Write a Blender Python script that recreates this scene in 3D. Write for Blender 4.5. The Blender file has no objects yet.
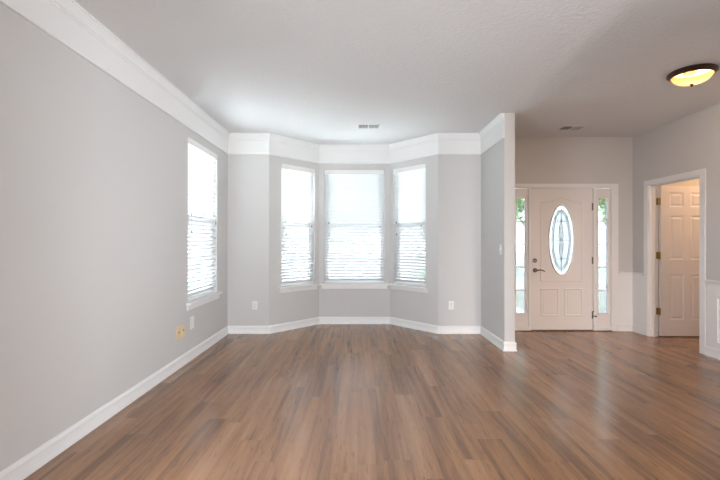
import bpy, bmesh, math, random
from mathutils import Vector, Matrix
C = bpy.context.scene.collection
S = bpy.context.scene
PI = math.pi
random.seed(7)

# ------------------------------------------------------------------ camera
cam = bpy.data.objects.new('camera', bpy.data.cameras.new('camera'))
C.objects.link(cam)
cam.location = (0, 0, 1.255)
cam.rotation_euler = (PI / 2, 0, 0)
cam.data.lens = 20.8
cam.data.sensor_width = 36
cam.data.shift_x = 2 / 720
cam.data.shift_y = 2 / 720
cam.data.clip_start = 0.02
S.camera = cam

# ------------------------------------------------------------------ light, sky, exposure
W = bpy.data.worlds.new('sky'); S.world = W; W.use_nodes = True
bg = W.node_tree.nodes['Background']
bg.inputs['Color'].default_value = (0.84, 0.91, 1.0, 1)
bg.inputs['Strength'].default_value = 9.4
S.view_settings.view_transform = 'Standard'
S.view_settings.look = 'None'
S.view_settings.gamma = 1
S.view_settings.use_curve_mapping = False
S.view_settings.exposure = 1.55

def light(name, typ, loc, rot, energy, color=(1, 1, 1), **kw):
    d = bpy.data.lights.new(name, typ)
    d.energy = energy; d.color = color
    for k, v in kw.items(): setattr(d, k, v)
    o = bpy.data.objects.new(name, d); C.objects.link(o)
    o.location = loc; o.rotation_euler = rot
    return o

# added fill light, unseen, shining forward from behind the rear wall
light('rear_fill', 'AREA', (1.1, -7.22, 1.12), (math.radians(89), 0, math.radians(13)), 130, (0.93, 0.96, 1.0),
      spread=math.radians(140), shape='RECTANGLE', size=.75, size_y=1.9)
# added fill from the left, out of view, aimed towards the partition
light('side_fill', 'AREA', (-2.16, 1.2, 1.15), (math.radians(82), 0, math.radians(-62)), 13, (0.86, 0.93, 1.0),
      spread=math.radians(100), shape='RECTANGLE', size=1.1, size_y=1.8)
# added fill from the right, out of view, for the far left wall
light('right_fill', 'AREA', (4.32, .5, 1.5), (math.radians(88), 0, math.radians(64)), 10.5, (0.92, 0.96, 1.0),
      spread=math.radians(64), shape='RECTANGLE', size=1.15, size_y=1.1)

# added narrow fill down the hall, unseen, to brighten the front door
light('hall_fill', 'AREA', (2.95, -7.22, 1.2), (math.radians(85), 0, 0), 5.2, (1.0, 0.86, 0.78),
      spread=math.radians(28), shape='RECTANGLE', size=1.1, size_y=1.4)

# ------------------------------------------------------------------ helpers
def tag(o, label=None, cat=None, group=None, kind=None):
    if label: o['label'] = label
    if cat: o['category'] = cat
    if group: o['group'] = group
    if kind: o['kind'] = kind
    return o

def empty(name, loc=(0, 0, 0), rz=0, label=None, cat=None, group=None, kind=None):
    o = bpy.data.objects.new(name, None); C.objects.link(o)
    o.location = loc; o.rotation_euler = (0, 0, rz); o.empty_display_size = 0.1
    return tag(o, label, cat, group, kind)

class MB:
    def __init__(self): self.bm = bmesh.new()
    def v(self, *p): return self.bm.verts.new(p)
    def face(self, pts):
        try: return self.bm.faces.new([p if not isinstance(p, tuple) else self.bm.verts.new(p) for p in pts])
        except ValueError: return None
    def box(self, x0, x1, y0, y1, z0, z1, bev=0, M=None):
        c = Vector(((x0+x1)/2, (y0+y1)/2, (z0+z1)/2))
        mat = Matrix.Translation(c) @ Matrix.Diagonal((abs(x1-x0), abs(y1-y0), abs(z1-z0), 1))
        if M: mat = M @ mat
        r = bmesh.ops.create_cube(self.bm, size=1, matrix=mat)
        if bev:
            es = list({e for v in r['verts'] for e in v.link_edges})
            bmesh.ops.bevel(self.bm, geom=es, offset=bev, segments=2, affect='EDGES', profile=0.5)
        return self
    def tube(self, pts, r, n=8, cap=True):
        pts = [Vector(p) for p in pts]; rings = []
        rs = r if isinstance(r, (list, tuple)) else [r]*len(pts)
        for i, p in enumerate(pts):
            d = (pts[min(i+1, len(pts)-1)] - pts[max(i-1, 0)]).normalized()
            a = Vector((0, 0, 1)) if abs(d.z) < .9 else Vector((1, 0, 0))
            s = d.cross(a).normalized(); t = d.cross(s)
            rings.append([self.bm.verts.new(p + rs[i]*(math.cos(2*PI*k/n)*s + math.sin(2*PI*k/n)*t)) for k in range(n)])
        for a, b in zip(rings, rings[1:]):
            for k in range(n): self.bm.faces.new((a[k], a[(k+1) % n], b[(k+1) % n], b[k]))
        if cap:
            self.bm.faces.new(rings[0]); self.bm.faces.new(rings[-1])
        return self
    def lathe(self, prof, n=32, M=None, sx=1, sy=1):
        """prof: (radius, height) pairs round local z"""
        rings = []
        for r, z in prof:
            if r < 1e-6:
                rings.append([self.bm.verts.new((M or Matrix()) @ Vector((0, 0, z)))])
            else:
                rings.append([self.bm.verts.new((M or Matrix()) @ Vector((sx*r*math.cos(2*PI*k/n), sy*r*math.sin(2*PI*k/n), z))) for k in range(n)])
        for a, b in zip(rings, rings[1:]):
            for k in range(n):
                k2 = (k+1) % n
                if len(a) == 1 and len(b) == 1: continue
                if len(a) == 1: self.bm.faces.new((a[0], b[k2], b[k]))
                elif len(b) == 1: self.bm.faces.new((a[k], a[k2], b[0]))
                else: self.bm.faces.new((a[k], a[k2], b[k2], b[k]))
        return self
    def prism(self, poly, z0, z1):
        a = [self.bm.verts.new((x, y, z0)) for x, y in poly]
        b = [self.bm.verts.new((x, y, z1)) for x, y in poly]
        self.bm.faces.new(a); self.bm.faces.new(b)
        for i in range(len(poly)):
            j = (i+1) % len(poly); self.bm.faces.new((a[i], a[j], b[j], b[i]))
        return self
    def grid_wall(self, U, Z, holes, thk, m0=0, m1=0):
        """solid slab in local x (0..U) z (Z0..Z1), inner face y=0, outer y=thk, with rectangular holes"""
        us = sorted({0, U, *[h[0] for h in holes], *[h[1] for h in holes]})
        zs = sorted({Z[0], Z[1], *[h[2] for h in holes], *[h[3] for h in holes]})
        zs = [z for z in zs if Z[0] <= z <= Z[1]]
        cache = {}
        def P(i, k, o):
            key = (i, k, o)
            if key not in cache:
                u = us[i]; y = thk if o else 0
                if o and i == 0: u -= thk*m0
                if o and i == len(us)-1: u += thk*m1
                cache[key] = self.bm.verts.new((u, y, zs[k]))
            return cache[key]
        def solid(i, k):
            if i < 0 or k < 0 or i >= len(us)-1 or k >= len(zs)-1: return False
            u = (us[i]+us[i+1])/2; z = (zs[k]+zs[k+1])/2
            return not any(h[0] < u < h[1] and h[2] < z < h[3] for h in holes)
        for i in range(len(us)-1):
            for k in range(len(zs)-1):
                if not solid(i, k): continue
                F = self.bm.faces.new
                F((P(i,k,0), P(i+1,k,0), P(i+1,k+1,0), P(i,k+1,0)))
                F((P(i,k,1), P(i,k+1,1), P(i+1,k+1,1), P(i+1,k,1)))
                if not solid(i-1,k): F((P(i,k,0), P(i,k+1,0), P(i,k+1,1), P(i,k,1)))
                if not solid(i+1,k): F((P(i+1,k,0), P(i+1,k,1), P(i+1,k+1,1), P(i+1,k+1,0)))
                if not solid(i,k-1): F((P(i,k,0), P(i,k,1), P(i+1,k,1), P(i+1,k,0)))
                if not solid(i,k+1): F((P(i,k+1,0), P(i+1,k+1,0), P(i+1,k+1,1), P(i,k+1,1)))
        return self
    def molding(self, path, w, h, y=0, closed=True):
        """raised bead along a closed path in local x-z standing proud of the plane y towards -y"""
        n = len(path); loops = [[], [], [], []]
        for i in range(n):
            p = Vector(path[i]); a = Vector(path[i-1]); b = Vector(path[(i+1) % n])
            d1 = (p-a).normalized(); d2 = (b-p).normalized()
            n1 = Vector((-d1.y, d1.x)); n2 = Vector((-d2.y, d2.x))
            m = (n1+n2); m = m / max(0.3, m.length_squared) * 2
            for L, (off, hh) in zip(loops, ((-w/2, 0), (-w/5, h), (w/5, h), (w/2, 0))):
                q = p + m*off*1.0
                L.append(self.bm.verts.new((q.x, y-hh, q.y)))
        for A, B in zip(loops, loops[1:]):
            for i in range(n):
                j = (i+1) % n; self.bm.faces.new((A[i], A[j], B[j], B[i]))
        return self
    def build(self, name, mat, parent=None, smooth=False, bev=0):
        bm = self.bm
        bmesh.ops.recalc_face_normals(bm, faces=bm.faces)
        me = bpy.data.meshes.new(name); bm.to_mesh(me); bm.free()
        if mat: me.materials.append(mat)
        if smooth:
            for p in me.polygons: p.use_smooth = True
            me.set_sharp_from_angle(angle=math.radians(35))
        o = bpy.data.objects.new(name, me); C.objects.link(o)
        if parent: o.parent = parent
        if bev:
            b = o.modifiers.new('bevel', 'BEVEL'); b.width = bev; b.segments = 2; b.limit_method = 'ANGLE'
        return o

# ------------------------------------------------------------------ materials
def mat(name, col, rough=0.5, metal=0, spec=0.5, bump=None, **kw):
    m = bpy.data.materials.new(name); m.use_nodes = True
    N = m.node_tree.nodes; L = m.node_tree.links; b = N['Principled BSDF']
    b.inputs['Base Color'].default_value = (*col, 1)
    b.inputs['Roughness'].default_value = rough
    b.inputs['Metallic'].default_value = metal
    b.inputs['Specular IOR Level'].default_value = spec
    for k, v in kw.items(): b.inputs[k].default_value = v
    tc = N.new('ShaderNodeTexCoord')
    if bump:
        sc, st, dist = bump
        n = N.new('ShaderNodeTexNoise'); n.inputs['Scale'].default_value = sc; n.inputs['Detail'].default_value = 3
        L.new(tc.outputs['Object'], n.inputs['Vector'])
        bp = N.new('ShaderNodeBump'); bp.inputs['Strength'].default_value = st; bp.inputs['Distance'].default_value = dist
        L.new(n.outputs['Fac'], bp.inputs['Height']); L.new(bp.outputs['Normal'], b.inputs['Normal'])
    else:
        # faint wear in the finish
        n = N.new('ShaderNodeTexNoise'); n.inputs['Scale'].default_value = 9
        L.new(tc.outputs['Object'], n.inputs['Vector'])
        mr = N.new('ShaderNodeMapRange'); mr.inputs['To Min'].default_value = max(0, rough-.05); mr.inputs['To Max'].default_value = min(1, rough+.05)
        L.new(n.outputs['Fac'], mr.inputs['Value']); L.new(mr.outputs['Result'], b.inputs['Roughness'])
    return m

M_wall = mat('greige_wall_paint', (0.63, 0.62, 0.608), 0.75, spec=0.25, bump=(140, 0.08, 0.004))
M_ceil = mat('textured_ceiling_paint', (0.80, 0.80, 0.80), 0.9, spec=0.1, bump=(40, 0.5, 0.012))
M_trim = mat('white_trim_paint', (0.84, 0.84, 0.835), 0.4)
M_door = mat('white_door_paint', (0.80, 0.775, 0.765), 0.42)
M_vinyl = mat('white_window_vinyl', (0.86, 0.87, 0.88), 0.4)
M_plate = mat('white_plastic', (0.85, 0.85, 0.84), 0.35)
M_almond = mat('almond_plastic', (0.80, 0.64, 0.37), 0.4)
M_dark = mat('dark_hollow', (0.03, 0.028, 0.026), 0.8)
M_vent = mat('vent_enamel', (0.62, 0.62, 0.61), 0.45)
M_duct = mat('shaded_duct_backing', (0.16, 0.155, 0.15), 0.6)
M_bronze = mat('oil_rubbed_bronze', (0.075, 0.045, 0.03), 0.38, metal=0.7)
M_nickel = mat('aged_nickel', (0.18, 0.165, 0.155), 0.32, metal=0.9)
M_brass = mat('polished_brass', (0.50, 0.36, 0.11), 0.3, metal=0.9)
M_lead = mat('lead_came', (0.17, 0.18, 0.19), 0.5, metal=0.5)
M_thresh = mat('brown_threshold', (0.16, 0.08, 0.045), 0.45)
M_weather = mat('black_weatherstrip', (0.05, 0.035, 0.03), 0.8)
M_cord = mat('white_cord', (0.80, 0.80, 0.79), 0.8)
M_wand = mat('grey_cord_weight', (0.22, 0.22, 0.23), 0.5)
M_bark = mat('bark', (0.16, 0.11, 0.08), 0.9, bump=(20, 0.8, 0.05))
M_lawn = mat('lawn_grass', (0.38, 0.38, 0.32), 0.9, spec=0.1, bump=(60, 0.6, 0.05))
M_conc = mat('pale_concrete', (0.60, 0.59, 0.57), 0.85, spec=0.2, bump=(30, 0.3, 0.01))
M_asph = mat('grey_asphalt', (0.42, 0.42, 0.42), 0.9, spec=0.2, bump=(60, 0.3, 0.01))

def mixmat(name, parts):
    """parts: list of (shader node type, colour, weight[, roughness])"""
    m = bpy.data.materials.new(name); m.use_nodes = True
    N = m.node_tree.nodes; L = m.node_tree.links
    N.remove(N['Principled BSDF']); out = N['Material Output']
    cur = None; tot = 0
    for p in parts:
        s = N.new('ShaderNodeBsdf' + p[0]); s.inputs['Color'].default_value = (*p[1], 1)
        if len(p) > 3: s.inputs['Roughness'].default_value = p[3]
        if cur is None: cur, tot = s, p[2]
        else:
            mx = N.new('ShaderNodeMixShader'); mx.inputs[0].default_value = p[2]/(tot+p[2])
            L.new(cur.outputs[0], mx.inputs[1]); L.new(s.outputs[0], mx.inputs[2]); cur = mx; tot += p[2]
    L.new(cur.outputs[0], out.inputs['Surface'])
    return m
M_slat = mixmat('blind_slat_vinyl', [('Diffuse', (0.77, 0.78, 0.79), .83), ('Translucent', (0.8, 0.81, 0.82), .13), ('Glossy', (1, 1, 1), .04, .4)])
M_glass = mixmat('window_glass', [('Transparent', (0.97, 0.99, 0.985), .95), ('Glossy', (1, 1, 1), .05, .02)])
M_screen = mixmat('insect_screen', [('Transparent', (1, 1, 1), .70), ('Diffuse', (0.13, 0.14, 0.15), .30)])
M_tint = mixmat('tinted_sidelight_glass', [('Transparent', (0.36, 0.375, 0.385), .95), ('Glossy', (1, 1, 1), .05, .02)])
M_bevel = mixmat('textured_glass', [('Transparent', (0.94, 0.98, 1.0), .10), ('Translucent', (0.25, 0.26, 0.265), .85), ('Glossy', (1, 1, 1), .05, .15)])
M_bevel2 = mixmat('clear_bevelled_glass', [('Transparent', (0.98, 1.0, 1.0), .22), ('Translucent', (0.3, 0.33, 0.34), .73), ('Glossy', (1, 1, 1), .05, .05)])
M_leaf = [mixmat('leaves_%s' % k, [('Diffuse', c, .6), ('Translucent', (c[0]*1.2, c[1]*1.3, c[2]), .4)])
          for k, c in (('mid_green', (0.20, 0.32, 0.11)), ('pale_green', (0.46, 0.54, 0.36)), ('deep_green', (0.12, 0.22, 0.09)))]

def floor_mat():
    m = bpy.data.materials.new('wood_plank_vinyl'); m.use_nodes = True
    N = m.node_tree.nodes; L = m.node_tree.links; b = N['Principled BSDF']
    tc = N.new('ShaderNodeTexCoord'); sp = N.new('ShaderNodeSeparateXYZ'); L.new(tc.outputs['Object'], sp.inputs[0])
    def math_(op, a, bb, c=None):
        n = N.new('ShaderNodeMath'); n.operation = op
        for i, x in enumerate((a, bb, c)):
            if x is None: continue
            if isinstance(x, (int, float)): n.inputs[i].default_value = x
            else: L.new(x, n.inputs[i])
        return n.outputs[0]
    PW, PL = 0.152, 1.22
    row = math_('FLOOR', math_('DIVIDE', sp.outputs['X'], PW), 0)
    wn = N.new('ShaderNodeTexWhiteNoise'); wn.noise_dimensions = '1D'; L.new(row, wn.inputs['W'])
    yy = math_('ADD', math_('DIVIDE', sp.outputs['Y'], PL), math_('MULTIPLY', wn.outputs['Value'], 7.0))
    col = math_('FLOOR', yy, 0)
    cv = N.new('ShaderNodeCombineXYZ'); L.new(row, cv.inputs[0]); L.new(col, cv.inputs[1])
    w2 = N.new('ShaderNodeTexWhiteNoise'); w2.noise_dimensions = '2D'; L.new(cv.outputs[0], w2.inputs['Vector'])
    pid = w2.outputs['Value']
    def noise(sx, sy, detail, rough, dist=0):
        c = N.new('ShaderNodeCombineXYZ')
        L.new(math_('MULTIPLY', sp.outputs['X'], sx), c.inputs[0])
        L.new(math_('MULTIPLY', sp.outputs['Y'], sy), c.inputs[1])
        L.new(math_('MULTIPLY', pid, 37.0), c.inputs[2])
        n = N.new('ShaderNodeTexNoise'); n.inputs['Scale'].default_value = 1
        n.inputs['Detail'].default_value = detail; n.inputs['Roughness'].default_value = rough; n.inputs['Distortion'].default_value = dist
        L.new(c.outputs[0], n.inputs['Vector']); return n.outputs['Fac']
    g1 = noise(22, 1.0, 7, .66, .7); g2 = noise(7, .45, 4, .5, .3); g3 = noise(75, 7.0, 3, .6)
    v = math_('ADD', math_('MULTIPLY', g1, .50), math_('MULTIPLY', g2, .50))
    v = math_('ADD', v, math_('MULTIPLY', math_('SUBTRACT', pid, .5), .07))
    cr = N.new('ShaderNodeValToRGB'); L.new(v, cr.inputs[0])
    e = cr.color_ramp.elements
    e[0].position = .30; e[0].color = (0.145, 0.074, 0.040, 1)
    e[1].position = .72; e[1].color = (0.456, 0.254, 0.136, 1)
    for p, c in ((.41, (0.210, 0.105, 0.053, 1)), (.50, (0.312, 0.159, 0.078, 1)), (.60, (0.388, 0.201, 0.101, 1))):
        x = e.new(p); x.color = c
    # fine dark pores
    pr = N.new('ShaderNodeMapRange'); L.new(g3, pr.inputs['Value'])
    pr.inputs['From Min'].default_value = .30; pr.inputs['From Max'].default_value = .42
    pr.inputs['To Min'].default_value = .62; pr.inputs['To Max'].default_value = 1.0
    mx = N.new('ShaderNodeMix'); mx.data_type = 'RGBA'; mx.blend_type = 'MULTIPLY'; mx.inputs[0].default_value = 1
    L.new(cr.outputs[0], mx.inputs[6]); L.new(pr.outputs[0], mx.inputs[7])
    # plank joints
    fx = math_('FRACT', math_('DIVIDE', sp.outputs['X'], PW), 0); fy = math_('FRACT', yy, 0)
    ex = math_('MINIMUM', fx, math_('SUBTRACT', 1, fx)); ey = math_('MINIMUM', fy, math_('SUBTRACT', 1, fy))
    j = math_('MINIMUM', math_('MULTIPLY', ex, PW), math_('MULTIPLY', ey, PL))
    jr = N.new('ShaderNodeMapRange'); L.new(j, jr.inputs['Value'])
    jr.inputs['From Min'].default_value = .0004; jr.inputs['From Max'].default_value = .0022
    jr.inputs['To Min'].default_value = .78; jr.inputs['To Max'].default_value = 1
    m2 = N.new('ShaderNodeMix'); m2.data_type = 'RGBA'; m2.blend_type = 'MULTIPLY'; m2.inputs[0].default_value = 1
    L.new(mx.outputs[2], m2.inputs[6]); L.new(jr.outputs[0], m2.inputs[7])
    L.new(m2.outputs[2], b.inputs['Base Color'])
    rr = N.new('ShaderNodeMapRange'); L.new(g1, rr.inputs['Value'])
    rr.inputs['To Min'].default_value = .20; rr.inputs['To Max'].default_value = .26
    L.new(rr.outputs[0], b.inputs['Roughness'])
    b.inputs['Specular IOR Level'].default_value = .7
    bp = N.new('ShaderNodeBump'); bp.inputs['Strength'].default_value = .06; bp.inputs['Distance'].default_value = .001
    L.new(math_('MULTIPLY', v, jr.outputs[0]), bp.inputs['Height']); L.new(bp.outputs['Normal'], b.inputs['Normal'])
    return m
M_floor = floor_mat()

def bowl_mat():
    m = mixmat('amber_alabaster_glass', [('Transparent', (1, 0.84, 0.60), .80), ('Translucent', (1.0, 0.80, 0.48), .035), ('Diffuse', (0.46, 0.34, 0.2), .165)])
    N = m.node_tree.nodes; L = m.node_tree.links
    tc = N.new('ShaderNodeTexCoord'); n = N.new('ShaderNodeTexNoise'); n.inputs['Scale'].default_value = 9; n.inputs['Distortion'].default_value = 1.2
    L.new(tc.outputs['Object'], n.inputs['Vector'])
    cr = N.new('ShaderNodeValToRGB'); cr.color_ramp.elements[0].position = .35; cr.color_ramp.elements[0].color = (0.80, 0.50, 0.22, 1)
    cr.color_ramp.elements[1].position = .6; cr.color_ramp.elements[1].color = (1, 0.82, 0.55, 1)
    L.new(n.outputs['Fac'], cr.inputs[0])
    for s in N:
        if s.type == 'BSDF_TRANSLUCENT': L.new(cr.outputs[0], s.inputs['Color'])
    return m
M_bowl = bowl_mat()

# ------------------------------------------------------------------ structure
H = 2.74
XL, XP, XQ, XR = -1.787, 1.687, 1.807, 3.872      # left wall, partition faces, right wall
YB, YC, YF, YR, YE = 5.70, 6.38, 5.865, -7.0, 4.79  # back wall, bay front, hall front wall, rear, partition end
T = 0.14
A, B, D, E = (-1.22, YB), (-0.60, YC), (0.49, YC), (1.10, YB)

def structure(o, label, cat): return tag(o, label, cat, kind='structure')

def wall(name, p0, p1, holes=(), thk=T, m0=0, m1=0, label='', Z=(0, H), material=None):
    d = Vector(p1) - Vector(p0); mb = MB()
    mb.grid_wall(d.length, Z, list(holes), thk, m0, m1)
    o = mb.build(name, material or M_wall)
    o.location = (*p0, 0); o.rotation_euler = (0, 0, math.atan2(d.y, d.x))
    return structure(o, label, 'wall')

floor_poly = [(XL-.06, YR-.1), (XL-.06, YB+.06), (A[0]-.03, YB+.06), (B[0]-.03, YC+.06), (D[0]+.03, YC+.06), (E[0]+.03, YB+.06),
              (XP+.02, YB+.06), (XP+.02, YF+.08), (5.66, YF+.08), (5.66, YR-.1)]
structure(MB().prism(floor_poly, -.12, 0).build('floor', M_floor), 'brown wood plank floor of the room and hall', 'floor')
structure(MB().box(XL-.95, 6.0, YR-.5, YC+1.05, H, H+.18).build('ceiling', M_ceil), 'white textured ceiling over room and hall', 'ceiling')  # overhang past the walls lengthened to shade the windows from the sky

# window openings: wall-run interval and heights
def seglen(a, b): return (Vector(b)-Vector(a)).length
LA = seglen(A, B); LE = seglen(D, E)
wz0, wz1 = 0.588, 2.362
W_left = (4.37-YR, 5.275-YR, wz0, wz1)
W_bl = (0.222*LA, 0.914*LA, wz0, wz1)
W_bc = (0.078, 1.012, wz0, wz1)
W_br = (0.075*LE, 0.765*LE, wz0, wz1)
chain = [(XL, YR), (XL, YB), A, B, D, E, (XP, YB)]
names = ['wall_left', 'wall_back_left', 'wall_bay_left', 'wall_bay_center', 'wall_bay_right', 'wall_back_right']
labels = ['long greige wall on the left with one window', 'narrow greige wall between left wall and bay', 'greige angled wall on the left side of the bay',
          'greige wall at the centre of the bay', 'greige angled wall on the right side of the bay', 'narrow greige wall between bay and partition']
holes = [[W_left, (.66-YR, 1.96-YR, .02, 2.10)], [], [W_bl], [W_bc], [W_br], []]  # second left-wall hole added, out of view, for the side fill
def ang(a, b): return math.atan2(b[1]-a[1], b[0]-a[0])
for i in range(6):
    a, b = chain[i], chain[i+1]
    m0 = math.tan((ang(chain[i-1], a)-ang(a, b))/2) if i else 0
    m1 = math.tan((ang(a, b)-ang(b, chain[i+2]))/2) if i < 5 else 0
    wall(names[i], a, b, holes[i], T, m0, m1, labels[i])
structure(MB().box(1.61, 1.71, YR, 1.15, 0, H).build('wall_light_shield', M_wall), 'greige wall between room and hall beside the camera', 'wall')  # unseen wall added to keep the rear fill off the hall
structure(MB().box(XP, XQ, YE, YF+T, 0, H).build('wall_partition', M_wall), 'short greige partition wall ending between room and hall', 'wall')
DX = 2.878                                        # front door centre
wall('wall_front', (XQ, YF), (5.66, YF), [(DX-.70-XQ, DX+.70-XQ, -1, 2.03)], T, 0, 0, 'greige wall around the white front door')
OY0, OY1, OZ = 5.545, 4.695, 2.02                 # hall side doorway in the right wall
wall('wall_right', (XR, YF), (XR, YR), [(YF-OY0, YF-OY1, -1, OZ), (YF-1.2, YF-0, .92, 2.1)], .12, 0, 0, 'greige hall wall on the right with an open doorway')  # upper hole added, out of view, for the right fill
wall('wall_rear', (5.66, YR), (XL-T, YR), [(5.66-1.50, 5.66-.70, .02, 2.10), (5.66-3.55, 5.66-2.35, .3, 2.0)], T, 0, 0, 'greige rear wall behind the camera with added fill openings')  # both holes added to let the fill lights in
wall('wall_closet_right', (5.5, YF), (5.5, 3.8), (), .12, 0, 0, 'far side wall of the small room behind the open door')
wall('wall_closet_rear', (5.5, 3.8), (XR+.12, 3.8), (), .12, 0, 0, 'near wall of the small room behind the open door')

# unseen boxes added round the fill lights to keep the sky out
def fill_box(name, x0, x1, y0, y1, side, label):
    mb = MB(); t = .05; z0, z1 = -.05, 2.4
    mb.box(x0, x1, y0, y1, z0-t, z0).box(x0, x1, y0, y1, z1, z1+t)
    if side != 'x0': mb.box(x0, x0+t, y0, y1, z0, z1)
    if side != 'x1': mb.box(x1-t, x1, y0, y1, z0, z1)
    if side != 'y0': mb.box(x0+t, x1-t, y0, y0+t, z0, z1)
    if side != 'y1': mb.box(x0+t, x1-t, y1-t, y1, z0, z1)
    structure(mb.build(name, M_wall), label, 'wall')
fill_box('wall_fill_box_rear', .3, 2.0, -8.2, YR-T, 'y1', 'added box round the rear fill light, keeping the sky out')
fill_box('wall_fill_box_hall', 2.1, 3.8, -8.2, YR-T, 'y1', 'added box round the hall fill light, keeping the sky out')
fill_box('wall_fill_box_left', -3.0, XL-T, .25, 2.4, 'x1', 'added box round the left fill light, keeping the sky out')
fill_box('wall_fill_box_right', XR+.12, 5.1, -.5, 1.7, 'x0', 'added box round the right fill light, keeping the sky out')

# swept trim along wall runs
def sweep(name, path, prof, material, label, cat, caps=True):
    mb = MB(); n = len(path); rings = []
    for i, p in enumerate(path):
        p = Vector(p)
        d1 = (p-Vector(path[i-1])).normalized() if i else None
        d2 = (Vector(path[i+1])-p).normalized() if i < n-1 else None
        d1 = d1 or d2; d2 = d2 or d1
        n1 = Vector((d1.y, -d1.x)); n2 = Vector((d2.y, -d2.x)); m = n1+n2; m = m*2/m.length_squared
        rings.append([mb.bm.verts.new((p.x+m.x*d, p.y+m.y*d, z)) for d, z in prof])
    k = len(prof)
    for a, b in zip(rings, rings[1:]):
        for j in range(k): mb.bm.faces.new((a[j], a[(j+1) % k], b[(j+1) % k], b[j]))
    mb.bm.faces.new(rings[0]); mb.bm.faces.new(rings[-1])
    return structure(mb.build(name, material, smooth=True), label, cat)

CB = 2.452
crown = [(0, CB), (.014, CB), (.018, CB+.006), (.018, CB+.016), (.013, CB+.024), (.008, CB+.026), (.008, CB+.190),
         (.012, CB+.192), (.015, CB+.199), (.011, CB+.203), (.011, CB+.210), (.016, CB+.212), (.019, CB+.220), (.022, CB+.236), (.029, CB+.254), (.034, CB+.262),
         (.036, CB+.268), (.036, CB+.274), (.042, CB+.276), (.043, H), (0, H)]
sweep('trim_1', chain+[(XP, YE+.002)], crown, M_trim, 'tall white crown moulding round the room and bay', 'crown moulding')
base = [(0, 0), (.020, 0), (.020, .012), (.013, .022), (.013, .078), (.016, .082), (.013, .094), (.006, .106), (0, .108)]
sweep('baseboard_left', [(XL, YR), (XL, YB-.013)], base, M_trim, 'white baseboard along the long left wall', 'baseboard')
sweep('baseboard_back', chain[1:], base, M_trim, 'white baseboard following the back wall and bay', 'baseboard')
sweep('baseboard_partition', [(XP, YB-.013), (XP, YE), (XQ, YE), (XQ, YF), (DX-.79, YF)], base, M_trim, 'white baseboard wrapping the partition end', 'baseboard')
sweep('baseboard_hall', [(DX+.79, YF), (XR, YF), (XR, OY0+.078)], base, M_trim, 'white baseboard in the hall corner by the front door', 'baseboard')
sweep('baseboard_right', [(XR, OY1-.078), (XR, YR)], base, M_trim, 'white baseboard on the right wall past the doorway', 'baseboard')
# wainscot: white boarding below a chair rail
wz = .80
wains = [(0, .10), (.006, .10), (.006, wz), (0, wz)]
rail = [(0, wz-.01), (.012, wz-.01), (.016, wz+.002), (.026, wz+.012), (.030, wz+.026), (.024, wz+.036), (0, wz+.040)]
pA = [(DX+.787, YF), (XR, YF), (XR, OY0+.078)]; pB = [(XR, OY1-.078), (XR, YR)]
sweep('trim_2', pA, wains, M_trim, 'white wainscot panel in the corner beside the front door', 'wainscot')
sweep('trim_3', pB, wains, M_trim, 'white wainscot panel on the wall at the right edge', 'wainscot')
sweep('trim_4', pA, rail, M_trim, 'white chair rail in the corner beside the front door', 'chair rail')
sweep('trim_5', pB, rail, M_trim, 'white chair rail on the wall at the right edge', 'chair rail')
def wall_frame(name, y0, y1):
    mb = MB(); mb.molding([(0, 0), (y0-y1, 0), (y0-y1, .485), (0, .485)], .022, .010)
    o = mb.build(name, M_trim); o.location = (XR-.006, y0, .175); o.rotation_euler = (0, 0, -PI/2); return o
structure(wall_frame('trim_6', 4.47, 3.55), 'white rectangular picture frame moulding on the right wainscot', 'panel moulding')

# ------------------------------------------------------------------ windows
def frame_at(p0, p1, hole):
    d = (Vector(p1)-Vector(p0)).normalized(); c = Vector(p0)+d*(hole[0]+hole[1])/2
    return (c.x, c.y, hole[2]), math.atan2(d.y, d.x), hole[1]-hole[0], hole[3]-hole[2]

def window(n, p0, p1, hole, cols, rows, label):
    loc, rz, w, h = frame_at(p0, p1, hole); h0 = .035     # stool fills the bottom of the opening
    r = empty('window_%d' % n, loc, rz, label, 'window', kind='structure')
    x = w/2; f = .032; y0, y1 = .066, .135
    mb = MB(); mb.box(-x, -x+f, y0, y1, h0, h).box(x-f, x, y0, y1, h0, h).box(-x+f, x-f, y0, y1, h-f, h).box(-x+f, x-f, y0, y1, h0, h0+f)
    mb.build('window_frame', M_vinyl, r, bev=.003)
    zm = h0+(h-h0)*.505; xs = x-f-.001; s = .038
    for nm, a, b, ya in (('lower_sash', h0+f+.001, zm+.02, .070), ('upper_sash', zm-.02, h-f-.001, .100)):
        yb = ya+.026
        mb = MB(); mb.box(-xs, -xs+s, ya, yb, a, b).box(xs-s, xs, ya, yb, a, b).box(-xs+s, xs-s, ya, yb, a, a+s).box(-xs+s, xs-s, ya, yb, b-s, b)
        sh = mb.build(nm, M_vinyl, r, bev=.002)
        MB().box(-xs+s, xs-s, ya+.011, ya+.014, a+s, b-s).build('pane', M_glass, sh)
        g = MB()
        for i in range(1, cols):
            u = -xs+s+(2*xs-2*s)*i/cols; g.box(u-.009, u+.009, ya+.006, ya+.020, a+s, b-s)
        for j in range(1, rows):
            z = a+s+(b-a-2*s)*j/rows; g.box(-xs+s, xs-s, ya+.007, ya+.019, z-.009, z+.009)
        g.build('grille', M_vinyl, sh)
    MB().box(-xs, xs, .129, .131, h0+f, zm if cols == 2 else h-f).build('insect_screen', M_screen, r)
    # stool with horns, and apron below
    mb = MB(); mb.box(-x+.001, x-.001, -.001, y0+.01, .001, h0); mb.box(-x-.055, x+.055, -.055, -.0005, .006, h0-.001, bev=.006)
    mb.build('window_sill', M_trim, r)
    MB().box(-x-.035, x+.035, -.018, -.0005, -.05, .006, bev=.004).build('sill_apron', M_trim, r)
    return loc, rz, w, h

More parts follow.
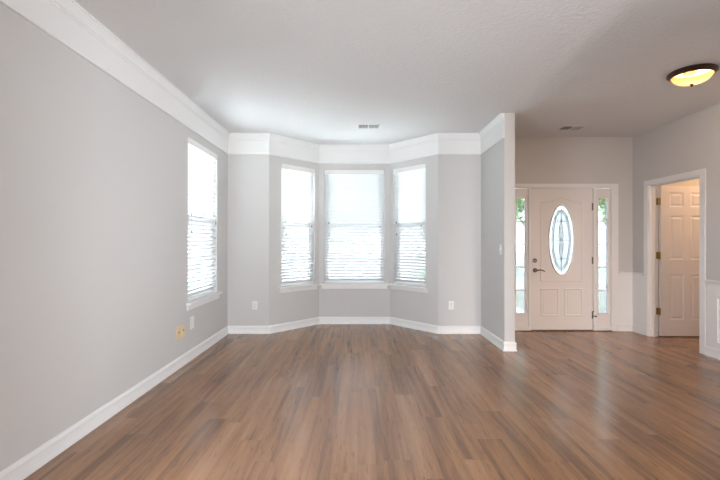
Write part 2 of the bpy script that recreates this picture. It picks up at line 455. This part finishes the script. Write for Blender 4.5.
def blind(loc, rz, w, h, label, wand_side=1):
    r = empty('window_blind', loc, rz, label, 'blind', 'white slatted blinds of the four windows')
    x = w/2-.006; top = h-.003; h0 = .036
    MB().box(-x, x, .004, .058, top-.048, top, bev=.003).build('headrail', M_plate, r)
    MB().box(-x+.001, x-.001, -.006, .0035, top-.066, top+.0005, bev=.002).build('valance', M_plate, r)
    sl = MB(); pitch = .0445; tilt = math.radians(50); yc = .031; d = .025
    zb = h0+.028; zt = top-.075; n = int((zt-zb)/pitch)
    for i in range(n+1):
        z = zt-i*pitch
        rows = []
        for t in (-1, 0, 1):                                   # slightly crowned slat, room edge raised
            yy = yc+t*d*math.cos(tilt); zz = z-t*d*math.sin(tilt)+(.003 if t == 0 else 0)
            rows.append([(sx*x, yy, zz) for sx in (-1, 1)])
        up = [[sl.bm.verts.new(p) for p in q] for q in rows]
        dn = [[sl.bm.verts.new((p[0], p[1], p[2]-.0026)) for p in q] for q in rows]
        for k in (0, 1):
            sl.bm.faces.new((up[k][0], up[k][1], up[k+1][1], up[k+1][0])); sl.bm.faces.new((dn[k][0], dn[k+1][0], dn[k+1][1], dn[k][1]))
            sl.bm.faces.new((up[k][0], up[k+1][0], dn[k+1][0], dn[k][0])); sl.bm.faces.new((up[k][1], dn[k][1], dn[k+1][1], up[k+1][1]))
        for k in (0, 2): sl.bm.faces.new((up[k][0], dn[k][0], dn[k][1], up[k][1]))
    sl.build('slats', M_slat, r)
    MB().box(-x, x, yc-.024, yc+.024, h0+.002, h0+.022, bev=.003).build('bottom_rail', M_plate, r)
    for sx in ((-.36, .36) if w < .8 else (-.40, 0, .40)):
        lad = MB()
        for yy in (yc-.026, yc+.026): lad.tube([(sx*w, yy, h0+.01), (sx*w, yy, top-.05)], .0013, 5)
        lad.build('ladder_cord', M_cord, r)
    # tilt and lift cords with small weights
    for k, (u, L) in enumerate(((wand_side*(x-.07), .86), (-wand_side*(x-.07), .80), (-wand_side*(x-.075), .98))):
        c = MB().tube([(u, -.011, top-.03), (u, -.011, top-L)], .0015, 5).build('pull_cord', M_cord, r)
        MB().lathe([(0, 0), (.006, .004), (.007, .02), (.003, .036), (0, .037)], 10, Matrix.Translation((u, -.011, top-L-.03))).build('cord_weight', M_wand, c, smooth=True)
    return r
wins = [(chain[0], chain[1], W_left, 2, 3, 'white double hung window in the long left wall', 'white slatted blind in the window of the long left wall'),
        (A, B, W_bl, 2, 3, 'white double hung window on the left side of the bay', 'narrow white slatted blind on the left side of the bay'),
        (B, D, W_bc, 3, 3, 'wide white double hung window at the centre of the bay', 'widest white slatted blind at the centre of the bay'),
        (D, E, W_br, 2, 3, 'white double hung window on the right side of the bay', 'narrow white slatted blind on the right side of the bay')]
for i, (a, b, hole, c, r_, la, lb) in enumerate(wins):
    q = window(i+1, a, b, hole, c, r_, la)
    blind(*q, lb)

# frames of openings made up for the fill lights, out of view
r = empty('window_7', (XL, 1.31, 0), PI/2, 'made-up door frame in the unseen left wall for fill light', 'window', kind='structure')
mb = MB()
for u in (-.65, -.03, .59): mb.box(u, u+.06, .05, .10, .03, 2.09)
mb.box(-.65, .65, .05, .10, .02, .09).box(-.65, .65, .05, .10, 2.04, 2.10)
mb.build('window_frame', M_vinyl, r)

r = empty('window_8', (1.1, YR, 0), PI, 'made-up door frame in the rear wall for fill light', 'window', kind='structure')  # unseen frame added before the rear fill
mb = MB()
for u in (-.4, -.03, .34): mb.box(u, u+.06, .05, .10, .03, 2.09)
mb.box(-.4, .4, .05, .10, .02, .09).box(-.4, .4, .05, .10, 2.04, 2.10)
mb.build('window_frame', M_vinyl, r)

r = empty('window_9', (2.95, YR, 0), PI, 'made-up opening frame at the rear of the hall for fill light', 'window', kind='structure')  # unseen frame added before the hall fill
mb = MB()
for u in (-.6, .54): mb.box(u, u+.06, .05, .10, .3, 2.0)
mb.box(-.54, .54, .05, .10, .3, .36).box(-.54, .54, .05, .10, 1.94, 2.0)
mb.build('window_frame', M_vinyl, r)

r = empty('window_10', (XR, .6, .92), -PI/2, 'made-up window frame in the right hall wall for fill light', 'window', kind='structure')  # invented opening, unseen, for the right fill
mb = MB()
for u in (-.6, -.02, .56): mb.box(u, u+.04, .05, .10, 0, 1.18)
mb.box(-.56, .56, .05, .10, 0, .04).box(-.56, .56, .05, .10, 1.14, 1.18)
mb.build('window_frame', M_vinyl, r)

# ------------------------------------------------------------------ front door with sidelights
r = empty('trim_7', (DX, YF, 0), 0, 'white casing and posts framing the front door', 'door frame', kind='structure')
mb = MB()
for s in (-1, 1):
    a, b = sorted((s*.692, s*.787)); mb.box(a, b, -.016, -.0005, 0, 2.03, bev=.003)
mb.box(-.787, .787, -.017, -.0005, 2.024, 2.075, bev=.003)
mb.build('casing', M_trim, r)
mb = MB()
for s in (-1, 1):
    a, b = sorted((s*.441, s*.474)); mb.box(a, b, -.006, T-.01, .011, 2.012)
    a, b = sorted((s*.690, s*.6995)); mb.box(a, b, .001, T-.01, .011, 2.012)
mb.box(-.6995, .6995, .001, T-.01, 2.014, 2.0295)
mb.build('door_jamb', M_trim, r, bev=.002)
MB().box(-.6995, .6995, -.02, T, .001, .010, bev=.003).build('threshold', M_thresh, r)
MB().box(-.690, -.443, -.012, .02, .0105, .053).box(.443, .690, -.012, .02, .0105, .053).build('base_strip', M_trim, r)

def ellipse(a, b, n=64, cz=0): return [(a*math.cos(2*PI*k/n), cz+b*math.sin(2*PI*k/n)) for k in range(n)]
def leaded(mb, segs, y, w=.0035):
    for s in segs: mb.tube([(p[0], y, p[1]) for p in s], w, 6, cap=False)

for n, s, lab in ((5, -1, 'tall narrow sidelight left of the front door'), (6, 1, 'tall narrow sidelight right of the front door')):
    q = empty('window_%d' % n, (DX+s*.582, YF, .05), 0, lab, 'sidelight', kind='structure')
    mb = MB(); U = .214
    mb.grid_wall(U, (0, 1.960), [(.042, .172, .200, 1.822)], .04)
    o = mb.build('window_frame', M_door, q, bev=.004); o.location = (-U/2, .012, 0)
    mb = MB().molding([(-.065-.008, .192), (.065+.008, .192), (.065+.008, 1.83), (-.065-.008, 1.83)], .022, .010, y=.012)
    mb.build('glazing_bead', M_trim, q)
    MB().box(-.065, .065, .030, .034, .2, 1.822).build('pane', M_tint, q)
    g = MB()
    for k in range(1, 5):
        z = .2+1.622*k/5; g.box(-.065, .065, .022, .042, z-.008, z+.008, bev=.002)
    g.build('muntins', M_trim, q)

dr = empty('door_1', (DX, YF+.012, .009), 0, 'white front door with an oval leaded glass light', 'front door', kind='structure')
dw, dh, dt = .4365, 2.0, .045
oc, oa, ob = 1.283-.009, .176, .492
def slab_with_oval():
    mb = MB(); n = 96; bm = mb.bm
    angs = sorted({2*PI*k/n for k in range(n)} | {math.atan2(sz*(dh-oc if sz > 0 else oc), sx*dw) % (2*PI) for sx in (-1, 1) for sz in (-1, 1)})
    def rect(t):
        c, s = math.cos(t), math.sin(t); k = []
        if abs(c) > 1e-9: k.append(dw/abs(c))
        if s > 1e-9: k.append((dh-oc)/s)
        if s < -1e-9: k.append(oc/-s)
        m = min(k); return (c*m, oc+s*m)
    def oval(t):
        c, s = math.cos(t), math.sin(t); k = 1/math.sqrt((c/oa)**2+(s/ob)**2); return (c*k, oc+s*k)
    R = [[bm.verts.new((p[0], y, p[1])) for p in map(f, angs)] for f in (rect, oval) for y in (0, dt)]
    m = len(angs)
    for i in range(m):
        j = (i+1) % m
        bm.faces.new((R[0][i], R[0][j], R[2][j], R[2][i])); bm.faces.new((R[1][i], R[3][i], R[3][j], R[1][j]))
        bm.faces.new((R[0][i], R[1][i], R[1][j], R[0][j])); bm.faces.new((R[2][i], R[2][j], R[3][j], R[3][i]))
    return mb
slab_with_oval().build('door_slab', M_door, dr)
# embossed panels: arched upper one, two lower rectangles
zt, zb = 1.835-.0, .70
arch = [(-.29, zb), (.29, zb), (.29, zt-.02)]
arch += [(.29-.0-.05*t, zt-.02) for t in (1.2, 2.0)]
for k in range(1, 12):
    u = .19-.38*k/12; arch.append((u, zt-.02+.062*(.5+.5*math.cos(PI*u/.19))))
arch += [(-.19, zt-.02), (-.23, zt-.02), (-.29, zt-.02)]
mb = MB(); mb.molding(arch, .022, .005); mb.build('arched_panel', M_door, dr, smooth=True)
for s in (-1, 1):
    c = s*.168; mb = MB()
    mb.molding([(c-.118, .21), (c+.118, .21), (c+.118, .582), (c-.118, .582)], .026, .007)
    mb.box(c-.092, c+.092, -.004, .0, .236, .556, bev=.002)
    mb.build('lower_panel', M_door, dr)
# oval light: rim, glass, cames
mb = MB(); mb.molding(ellipse(oa+.004, ob+.004, 96, oc), .024, .012); mb.build('oval_rim', M_trim, dr, smooth=True)
def disc(a, b, y0, y1, a2=None, b2=None):
    mb = MB(); n = 72; bm = mb.bm
    O = ellipse(a, b, n, oc)
    if a2 is None:
        f = [bm.verts.new((p[0], y0, p[1])) for p in O]; g = [bm.verts.new((p[0], y1, p[1])) for p in O]
        bm.faces.new(f); bm.faces.new(g)
        for i in range(n): j = (i+1) % n; bm.faces.new((f[i], f[j], g[j], g[i]))
    else:
        I = ellipse(a2, b2, n, oc)
        L = [[bm.verts.new((p[0], y, p[1])) for p in P_] for P_ in (O, I) for y in (y0, y1)]
        for i in range(n):
            j = (i+1) % n
            bm.faces.new((L[0][i], L[0][j], L[2][j], L[2][i])); bm.faces.new((L[1][i], L[1][j], L[3][j], L[3][i]))
            bm.faces.new((L[0][i], L[0][j], L[1][j], L[1][i])); bm.faces.new((L[2][i], L[2][j], L[3][j], L[3][i]))
    return mb
disc(oa-.001, ob-.001, .016, .022, oa-.040, ob-.060).build('border_glass', M_bevel2, dr)
disc(oa-.041, ob-.061, .016, .022).build('oval_glass', M_bevel, dr)
cm = MB()
def loop(pts): return list(pts)+[pts[0]]
def diamond(cx, cz, a, b): return [(cx, cz+b), (cx+a, cz), (cx, cz-b), (cx-a, cz), (cx, cz+b)]
segs = [loop(ellipse(oa-.040, ob-.060, 48, oc)), loop(ellipse(oa-.064, ob-.092, 48, oc))]
for t in [PI/2+.38*k for k in (-3.2, -1.8, 1.8, 3.2)]+[-PI/2+.38*k for k in (-3.2, -1.8, 1.8, 3.2)]+[0, PI, PI/2, -PI/2]:
    segs.append([((oa-.002)*math.cos(t), oc+(ob-.002)*math.sin(t)), ((oa-.064)*math.cos(t), oc+(ob-.092)*math.sin(t))])
for z, half in ((.265, .083), (-.265, .083), (0, .112)): segs.append([(-half, oc+z), (half, oc+z)])
segs += [[(0, oc+.40), (0, oc+.215)], [(0, oc-.215), (0, oc-.40)]]
for z in (.17, .115, -.115, -.17): segs.append(diamond(0, oc+z, .030, .065))
for z in (.055, -.055): segs.append(diamond(0, oc+z, .038, .06))
segs.append(diamond(0, oc, .022, .05))
segs += [diamond(0, oc+.265, .018, .022), diamond(0, oc-.265, .018, .022)]
leaded(cm, segs, .015, .0046); cm.build('lead_came', M_lead, dr)
db = MB().lathe([(0, .0), (.031, 0), (.031, -.008), (.026, -.016), (.018, -.02), (0, -.021)], 24, Matrix.Translation((-.381, 0, .985)) @ Matrix.Rotation(-PI/2, 4, 'X')).build('deadbolt', M_nickel, dr, smooth=True)
db['label'] = 'round dark nickel deadbolt'
MB().box(-.385, -.377, -.034, -.020, .972, .998, bev=.002).build('thumb_turn', M_nickel, db)
hd = MB().lathe([(0, 0), (.032, 0), (.032, -.007), (.026, -.014), (.013, -.018), (.012, -.045), (0, -.046)], 24, Matrix.Translation((-.378, 0, .848)) @ Matrix.Rotation(-PI/2, 4, 'X')).build('door_handle', M_nickel, dr, smooth=True)
hd['label'] = 'dark nickel lever handle'
MB().tube([(-.384, -.047, .847), (-.36, -.051, .85), (-.33, -.052, .855), (-.295, -.050, .851), (-.268, -.047, .838), (-.258, -.044, .828)],
          [.011, .011, .009, .008, .0075, .006], 10).build('lever', M_nickel, hd, smooth=True)
for z in (1.745, .985, .215):
    h_ = MB().tube([(.439, -.006, z-.05), (.439, -.006, z+.05)], .0065, 10).box(.425, .453, -.0025, .0, z-.05, z+.05).build('hinge', M_nickel, dr)
MB().tube([(.440, -.012, .262), (.440, -.014, .275)], .009, 10).tube([(.440, -.012, .205), (.452, -.05, .205)], .005, 8).tube([(.45, -.048, .205), (.455, -.062, .205)], .010, 10)\
    .tube([(.440, -.012, .205), (.43, -.03, .205)], .005, 8).build('hinge_door_stop', M_bronze, dr)
MB().box(-dw+.01, dw-.01, -.004, .0, .0015, .006).build('door_sweep', M_weather, dr)
ws = MB().box(-.4407, -dw, .012, .03, 0, dh).box(dw, .4407, .012, .03, 0, dh).box(-dw, dw, .012, .03, dh, dh+.003)
ws.build('weatherstrip', M_weather, dr)

# ------------------------------------------------------------------ side doorway and its open six panel door
r = empty('trim_8', (XR, OY0, 0), -PI/2, 'white casing of the open doorway on the right', 'door frame', kind='structure')
ow = OY0-OY1                                       # local x runs towards the camera, local y into the small room
mb = MB(); mb.box(-.072, .006, -.016, -.0005, 0, OZ-.006, bev=.004).box(ow-.006, ow+.072, -.016, -.0005, 0, OZ-.006, bev=.004)
mb.box(-.072, ow+.072, -.0165, -.0005, OZ-.005, OZ+.055, bev=.004); mb.build('casing', M_trim, r)
mb = MB(); mb.box(.0005, .018, .0, .12, 0, OZ-.019).box(ow-.018, ow-.0005, .0, .12, 0, OZ-.019).box(.0005, ow-.0005, .0, .12, OZ-.018, OZ-.0005)
mb.build('door_jamb', M_trim, r, bev=.001)
mb = MB(); mb.box(.018, .029, .045, .08, 0, OZ-.019).box(ow-.029, ow-.018, .045, .08, 0, OZ-.019).box(.029, ow-.029, .045, .08, OZ-.030, OZ-.019)
mb.build('door_stop', M_trim, r)

def six_panel(w, h, t, xs, zs):
    """front and back faces with recessed, raised-field panels"""
    mb = MB(); bm = mb.bm
    X = sorted({0, w, *[v for p in xs for v in p]}); Z = sorted({0, h, *[v for p in zs for v in p]})
    for y, sgn in ((0, 1), (t, -1)):
        for a, b in zip(X, X[1:]):
            for c, d in zip(Z, Z[1:]):
                if (a, b) in xs and (c, d) in zs:
                    rings = []
                    for ins, dep in ((0, 0), (.006, .005), (.016, .008), (.026, .008), (.040, .002)):
                        rings.append([bm.verts.new((u, y+sgn*dep, v)) for u, v in ((a+ins, c+ins), (b-ins, c+ins), (b-ins, d-ins), (a+ins, d-ins))])
                    for A_, B_ in zip(rings, rings[1:]):
                        for i in range(4): j = (i+1) % 4; bm.faces.new((A_[i], A_[j], B_[j], B_[i]))
                    bm.faces.new(rings[-1])
                else:
                    bm.faces.new([bm.verts.new(p) for p in ((a, y, c), (b, y, c), (b, y, d), (a, y, d))])
    for q in (((0,0,0),(0,t,0),(0,t,h),(0,0,h)), ((w,0,0),(w,t,0),(w,t,h),(w,0,h)), ((0,0,0),(w,0,0),(w,t,0),(0,t,0)), ((0,0,h),(w,0,h),(w,t,h),(0,t,h))):
        bm.faces.new([bm.verts.new(p) for p in q])
    bmesh.ops.remove_doubles(bm, verts=bm.verts, dist=1e-5)
    return mb
dr2 = empty('door_2', (XR+.126, 5.490, .014), 0, 'white six panel door standing open with brass hinges', 'door', kind='structure')
lw, lh = .745, 1.982
xs = [(.118, .300), (.395, .627)]; xs[1] = (.395, .577)
zs = [(.213, .812), (1.008, 1.588), (1.703, 1.893)]
six_panel(lw, lh, .035, xs, zs).build('door_leaf', M_door, dr2)
for z in (.322, 1.062, 1.778):
    o = MB().tube([(-.010, .0, z-.048), (-.010, .0, z+.048)], .0075, 10).box(-.052, -.012, .030, .0345, z-.045, z+.045, bev=.001)\
        .box(-.0005, -.004, .004, .032, z-.045, z+.045).build('hinge', M_brass, dr2)
    o['label'] = 'brass butt hinge'
kn = MB()
for s, y in ((-1, 0), (1, .035)):
    kn.lathe([(0, 0), (.03, 0), (.03, .006), (.012, .012), (.012, .03), (.024, .036), (.029, .048), (.022, .062), (0, .066)], 20,
             Matrix.Translation((lw-.07, y, .93)) @ Matrix.Rotation(s*-PI/2, 4, 'X'))
kn.build('door_knob', M_brass, dr2, smooth=True)

# ------------------------------------------------------------------ ceiling lamp
LX, LY = 2.905, 3.62
lamp = empty('ceiling_lamp', (LX, LY, H), 0, 'round bronze ceiling lamp with glowing amber glass bowl', 'ceiling light')
MB().lathe([(0, -.0005), (.06, -.0005), (.06, -.013), (0, -.013)], 32).build('base_plate', M_bronze, lamp)
MB().lathe([(.146, -.0005), (.165, -.0005), (.177, -.010), (.179, -.024), (.172, -.029), (.168, -.036), (.159, -.043), (.151, -.047), (.146, -.040), (.146, -.0005)], 64).build('ring', M_bronze, lamp, smooth=True)
prof = [(.1445*math.cos(t), -.036-.076*math.sin(t)) for t in [PI/2*k/14 for k in range(14)]]+[(0, -.112)]
bowl = MB().lathe(prof, 64).build('glass_bowl', M_bowl, lamp, smooth=True)
bowl['label'] = 'glowing amber alabaster bowl'
MB().lathe([(0, -.108), (.016, -.110), (.018, -.114), (.011, -.119), (.012, -.124), (.006, -.134), (0, -.138)], 20).build('finial', M_bronze, lamp, smooth=True)
for s in (-1, 1):
    l = light('bulb', 'POINT', (.02+s*.055, .01*s, -.05), (0, 0, 0), 3.0, (1.0, 0.62, 0.34), shadow_soft_size=.018); l.parent = lamp
light('closet_bulb', 'POINT', (5.05, 4.95, 2.35), (0, 0, 0), 9, (1.0, 0.60, 0.33), shadow_soft_size=.05)

# ------------------------------------------------------------------ ceiling vents
def vent(x, y, label):
    r = empty('ceiling_vent', (x, y, H), 0, label, 'vent', 'ceiling vents')
    a, b, f = .127, .077, .024
    mb = MB(); mb.box(-a-f, -a, -b-f, b+f, -.007, -.0005, bev=.002).box(a, a+f, -b-f, b+f, -.007, -.0005, bev=.002)
    mb.box(-a, a, -b-f, -b, -.007, -.0005, bev=.002).box(-a, a, b, b+f, -.007, -.0005, bev=.002).box(-.007, .007, -b, b, -.007, -.001)
    mb.build('vent_frame', M_trim, r)
    MB().box(-a, a, -b, b, -.0025, -.0005).build('duct_opening', M_duct, r)  # flat dark backing, coloured as the shade inside the duct
    mb = MB()
    for s in (-1, 1):
        for k in range(6):
            u = s*(.018+k*.0195)
            mb.box(-.0006, .0006, -b, b, -.009, .009, M=Matrix.Translation((u, 0, -.0095)) @ Matrix.Rotation(-s*math.radians(48), 4, 'Y'))
    mb.build('louvers', M_vent, r)
vent(.135, 5.33, 'white louvred ceiling vent in front of the bay')
vent(2.77, 5.40, 'dark shaded ceiling vent in the hall before the front door')

# ------------------------------------------------------------------ wall plates
def plate_root(name, x, y, z, rz, label, cat, group=None): return empty(name, (x, y, z), rz, label, cat, group)
def outlet(x, y, z, rz, label):
    r = plate_root('wall_outlet', x, y, z, rz, label, 'outlet', 'white outlets beside the bay')
    MB().box(-.036, .036, -.006, -.0003, -.058, .058, bev=.002).build('cover_plate', M_plate, r)
    for dz in (.02, -.02):
        f = MB().box(-.017, .017, -.0085, -.006, dz-.0145, dz+.0145, bev=.003).build('receptacle', M_plate, r)
        MB().box(-.008, -.0055, -.0092, -.0085, dz-.002, dz+.008).box(.0055, .008, -.0092, -.0085, dz-.002, dz+.007)\
            .box(-.0025, .0025, -.0092, -.0085, dz-.010, dz-.005).build('slots', M_dark, f)
    MB().lathe([(0, 0), (.0035, 0), (.003, -.0015), (0, -.002)], 12, Matrix.Translation((0, -.006, 0)) @ Matrix.Rotation(-PI/2, 4, 'X')).build('screw', M_nickel, r)
outlet(-1.413, YB, .388, 0, 'white duplex outlet on the wall left of the bay')
outlet(1.276, YB, .388, 0, 'white duplex outlet on the wall right of the bay')
# almond jack plates and white blank plate on the left wall
for y, lab in ((4.128, 'almond jack plate on the left wall, the one nearer the camera'), (4.232, 'almond jack plate on the left wall, the one nearer the white plate')):
    r = plate_root('jack_plate', XL, y, .352, PI/2, lab, 'wall plate', 'almond jack plates')
    MB().box(-.041, .041, -.010, -.0003, -.060, .060, bev=.003).build('cover_plate', M_almond, r)
    MB().lathe([(0, 0), (.009, 0), (.009, -.004), (.006, -.004), (.006, -.008), (0, -.008)], 14, Matrix.Translation((0, -.010, .006)) @ Matrix.Rotation(-PI/2, 4, 'X')).build('jack', M_wand, r)
r = plate_root('blank_plate', XL, 4.475, .388, PI/2, 'white blank wall plate below the left window', 'wall plate')
MB().box(-.05, .05, -.006, -.0003, -.066, .066, bev=.002).build('cover_plate', M_plate, r)
for dz in (.045, -.045):
    MB().lathe([(0, 0), (.0035, 0), (.003, -.0015), (0, -.002)], 12, Matrix.Translation((0, -.006, dz)) @ Matrix.Rotation(-PI/2, 4, 'X')).build('screw', M_plate, r)
r = plate_root('light_switch', XP, 4.905, 1.165, -PI/2, 'white toggle light switch on the partition wall', 'light switch')
MB().box(-.036, .036, -.006, -.0003, -.058, .058, bev=.002).build('cover_plate', M_plate, r)
MB().box(-.005, .005, -.018, -.006, -.004, .014, bev=.002).build('toggle', M_plate, r)

# ------------------------------------------------------------------ outdoors
G = -.35
structure(MB().box(-40, 40, -30, 60, G-.2, G).build('ground', M_lawn), 'green lawn outside the windows', 'lawn')
structure(MB().box(-9, 1.95, YF+T+.6, 13.0, G, G+.03).build('bounce_slab_bay', M_conc), 'pale concrete slab added to bounce light up through the bay windows', 'bounce_slab_bay')  # ground slab added to bounce sky light onto the bay ceiling
structure(MB().box(-8, XL-T-.02, 2.7, 6.5, G, G+.03).build('bounce_slab_left', M_conc), 'pale concrete slab added to bounce light in at the left window', 'bounce_slab_left')  # second bounce slab, added for the left window
structure(MB().box(-40, 40, 13.5, 19, G, G+.015).build('street', M_asph), 'grey street beyond the lawn outside', 'street')
structure(MB().box(2.0, 3.8, YF+T+.01, 13.5, G, G+.03).build('walkway', M_conc), 'pale concrete walk leading from the front door', 'walkway')
structure(MB().box(2.0, 3.8, YF+T+.01, YF+1.6, G, -.02).build('porch', M_conc), 'pale concrete porch slab outside the front door', 'porch')

structure(MB().box(1.9, 4.6, YF+T+.01, YF+2.3, 2.5, 2.62).build('added_porch_roof', M_trim), 'white porch roof added outside, unseen, to shade the front door glass', 'porch roof')  # unseen roof added to cut the sky light reaching the front door

def tree(name, x, y, h, rx, rz_, cz, k, nleaf, size, label, cat='tree'):
    r = empty(name, (x, y, G), 0, label, cat, 'trees and shrubs outside')
    MB().tube([(0, 0, 0), (.05, 0, h*.35), (-.04, .03, h*.8)], [h*.03, h*.022, h*.008], 9).build('trunk', M_bark, r)
    mb = MB(); rnd = random.Random(int(x*100+y*7))
    cl = []
    for _ in range(26):
        d = Vector((rnd.gauss(0, 1), rnd.gauss(0, 1), rnd.gauss(0, 1))).normalized()*rnd.uniform(.35, .85)
        cl.append(Vector((d.x*rx, d.y*rx, cz+d.z*rz_)))
    for _ in range(nleaf):
        c = rnd.choice(cl); p = c+Vector((rnd.gauss(0, rx*.16), rnd.gauss(0, rx*.16), rnd.gauss(0, rz_*.16)))
        q = Matrix.Rotation(rnd.uniform(0, 6.28), 3, 'Z') @ Matrix.Rotation(rnd.uniform(-1.2, 1.2), 3, 'X')
        s = size*rnd.uniform(.7, 1.3)
        mb.bm.faces.new([mb.bm.verts.new(p+q @ Vector(v)) for v in ((0, -s, 0), (s*.5, 0, s*.1), (0, s, 0), (-s*.5, 0, s*.1))])
    mb.build('crown', M_leaf[k], r)
tree('leafy_tree', 5.05, 11.7, 6.0, 1.5, 1.8, 4.1, 1, 6500, .13, 'leafy green tree seen through the top of the left sidelight')
tree('leafy_tree', 9.8, 14.0, 5.5, 2.0, 1.9, 3.4, 1, 6500, .14, 'leafy tree seen through the right sidelight')
tree('leafy_tree', 4.4, 22.0, 8.0, 2.9, 3.4, 4.4, 2, 5200, .22, 'leafy tree across the street seen through the right bay window')
tree('leafy_tree', -5.6, 23.0, 8.0, 2.9, 3.5, 4.4, 0, 5200, .22, 'leafy tree across the street seen through the left bay window')
tree('leafy_tree', -.4, 32.0, 8.5, 3.6, 3.8, 4.6, 2, 5200, .22, 'leafy tree across the street seen through the middle bay window')
tree('leafy_tree', -9.5, 9.5, 6.0, 2.0, 1.9, 3.4, 1, 2200, .15, 'leafy tree outside the window of the left wall')
tree('round_shrub', 1.9, 9.6, 1.3, .65, .5, .75, 2, 1500, .06, 'low green shrub outside the right bay window', 'shrub')
tree('round_shrub', -2.4, 9.4, 1.3, .65, .5, .75, 2, 1500, .06, 'low green shrub outside the left bay window', 'shrub')
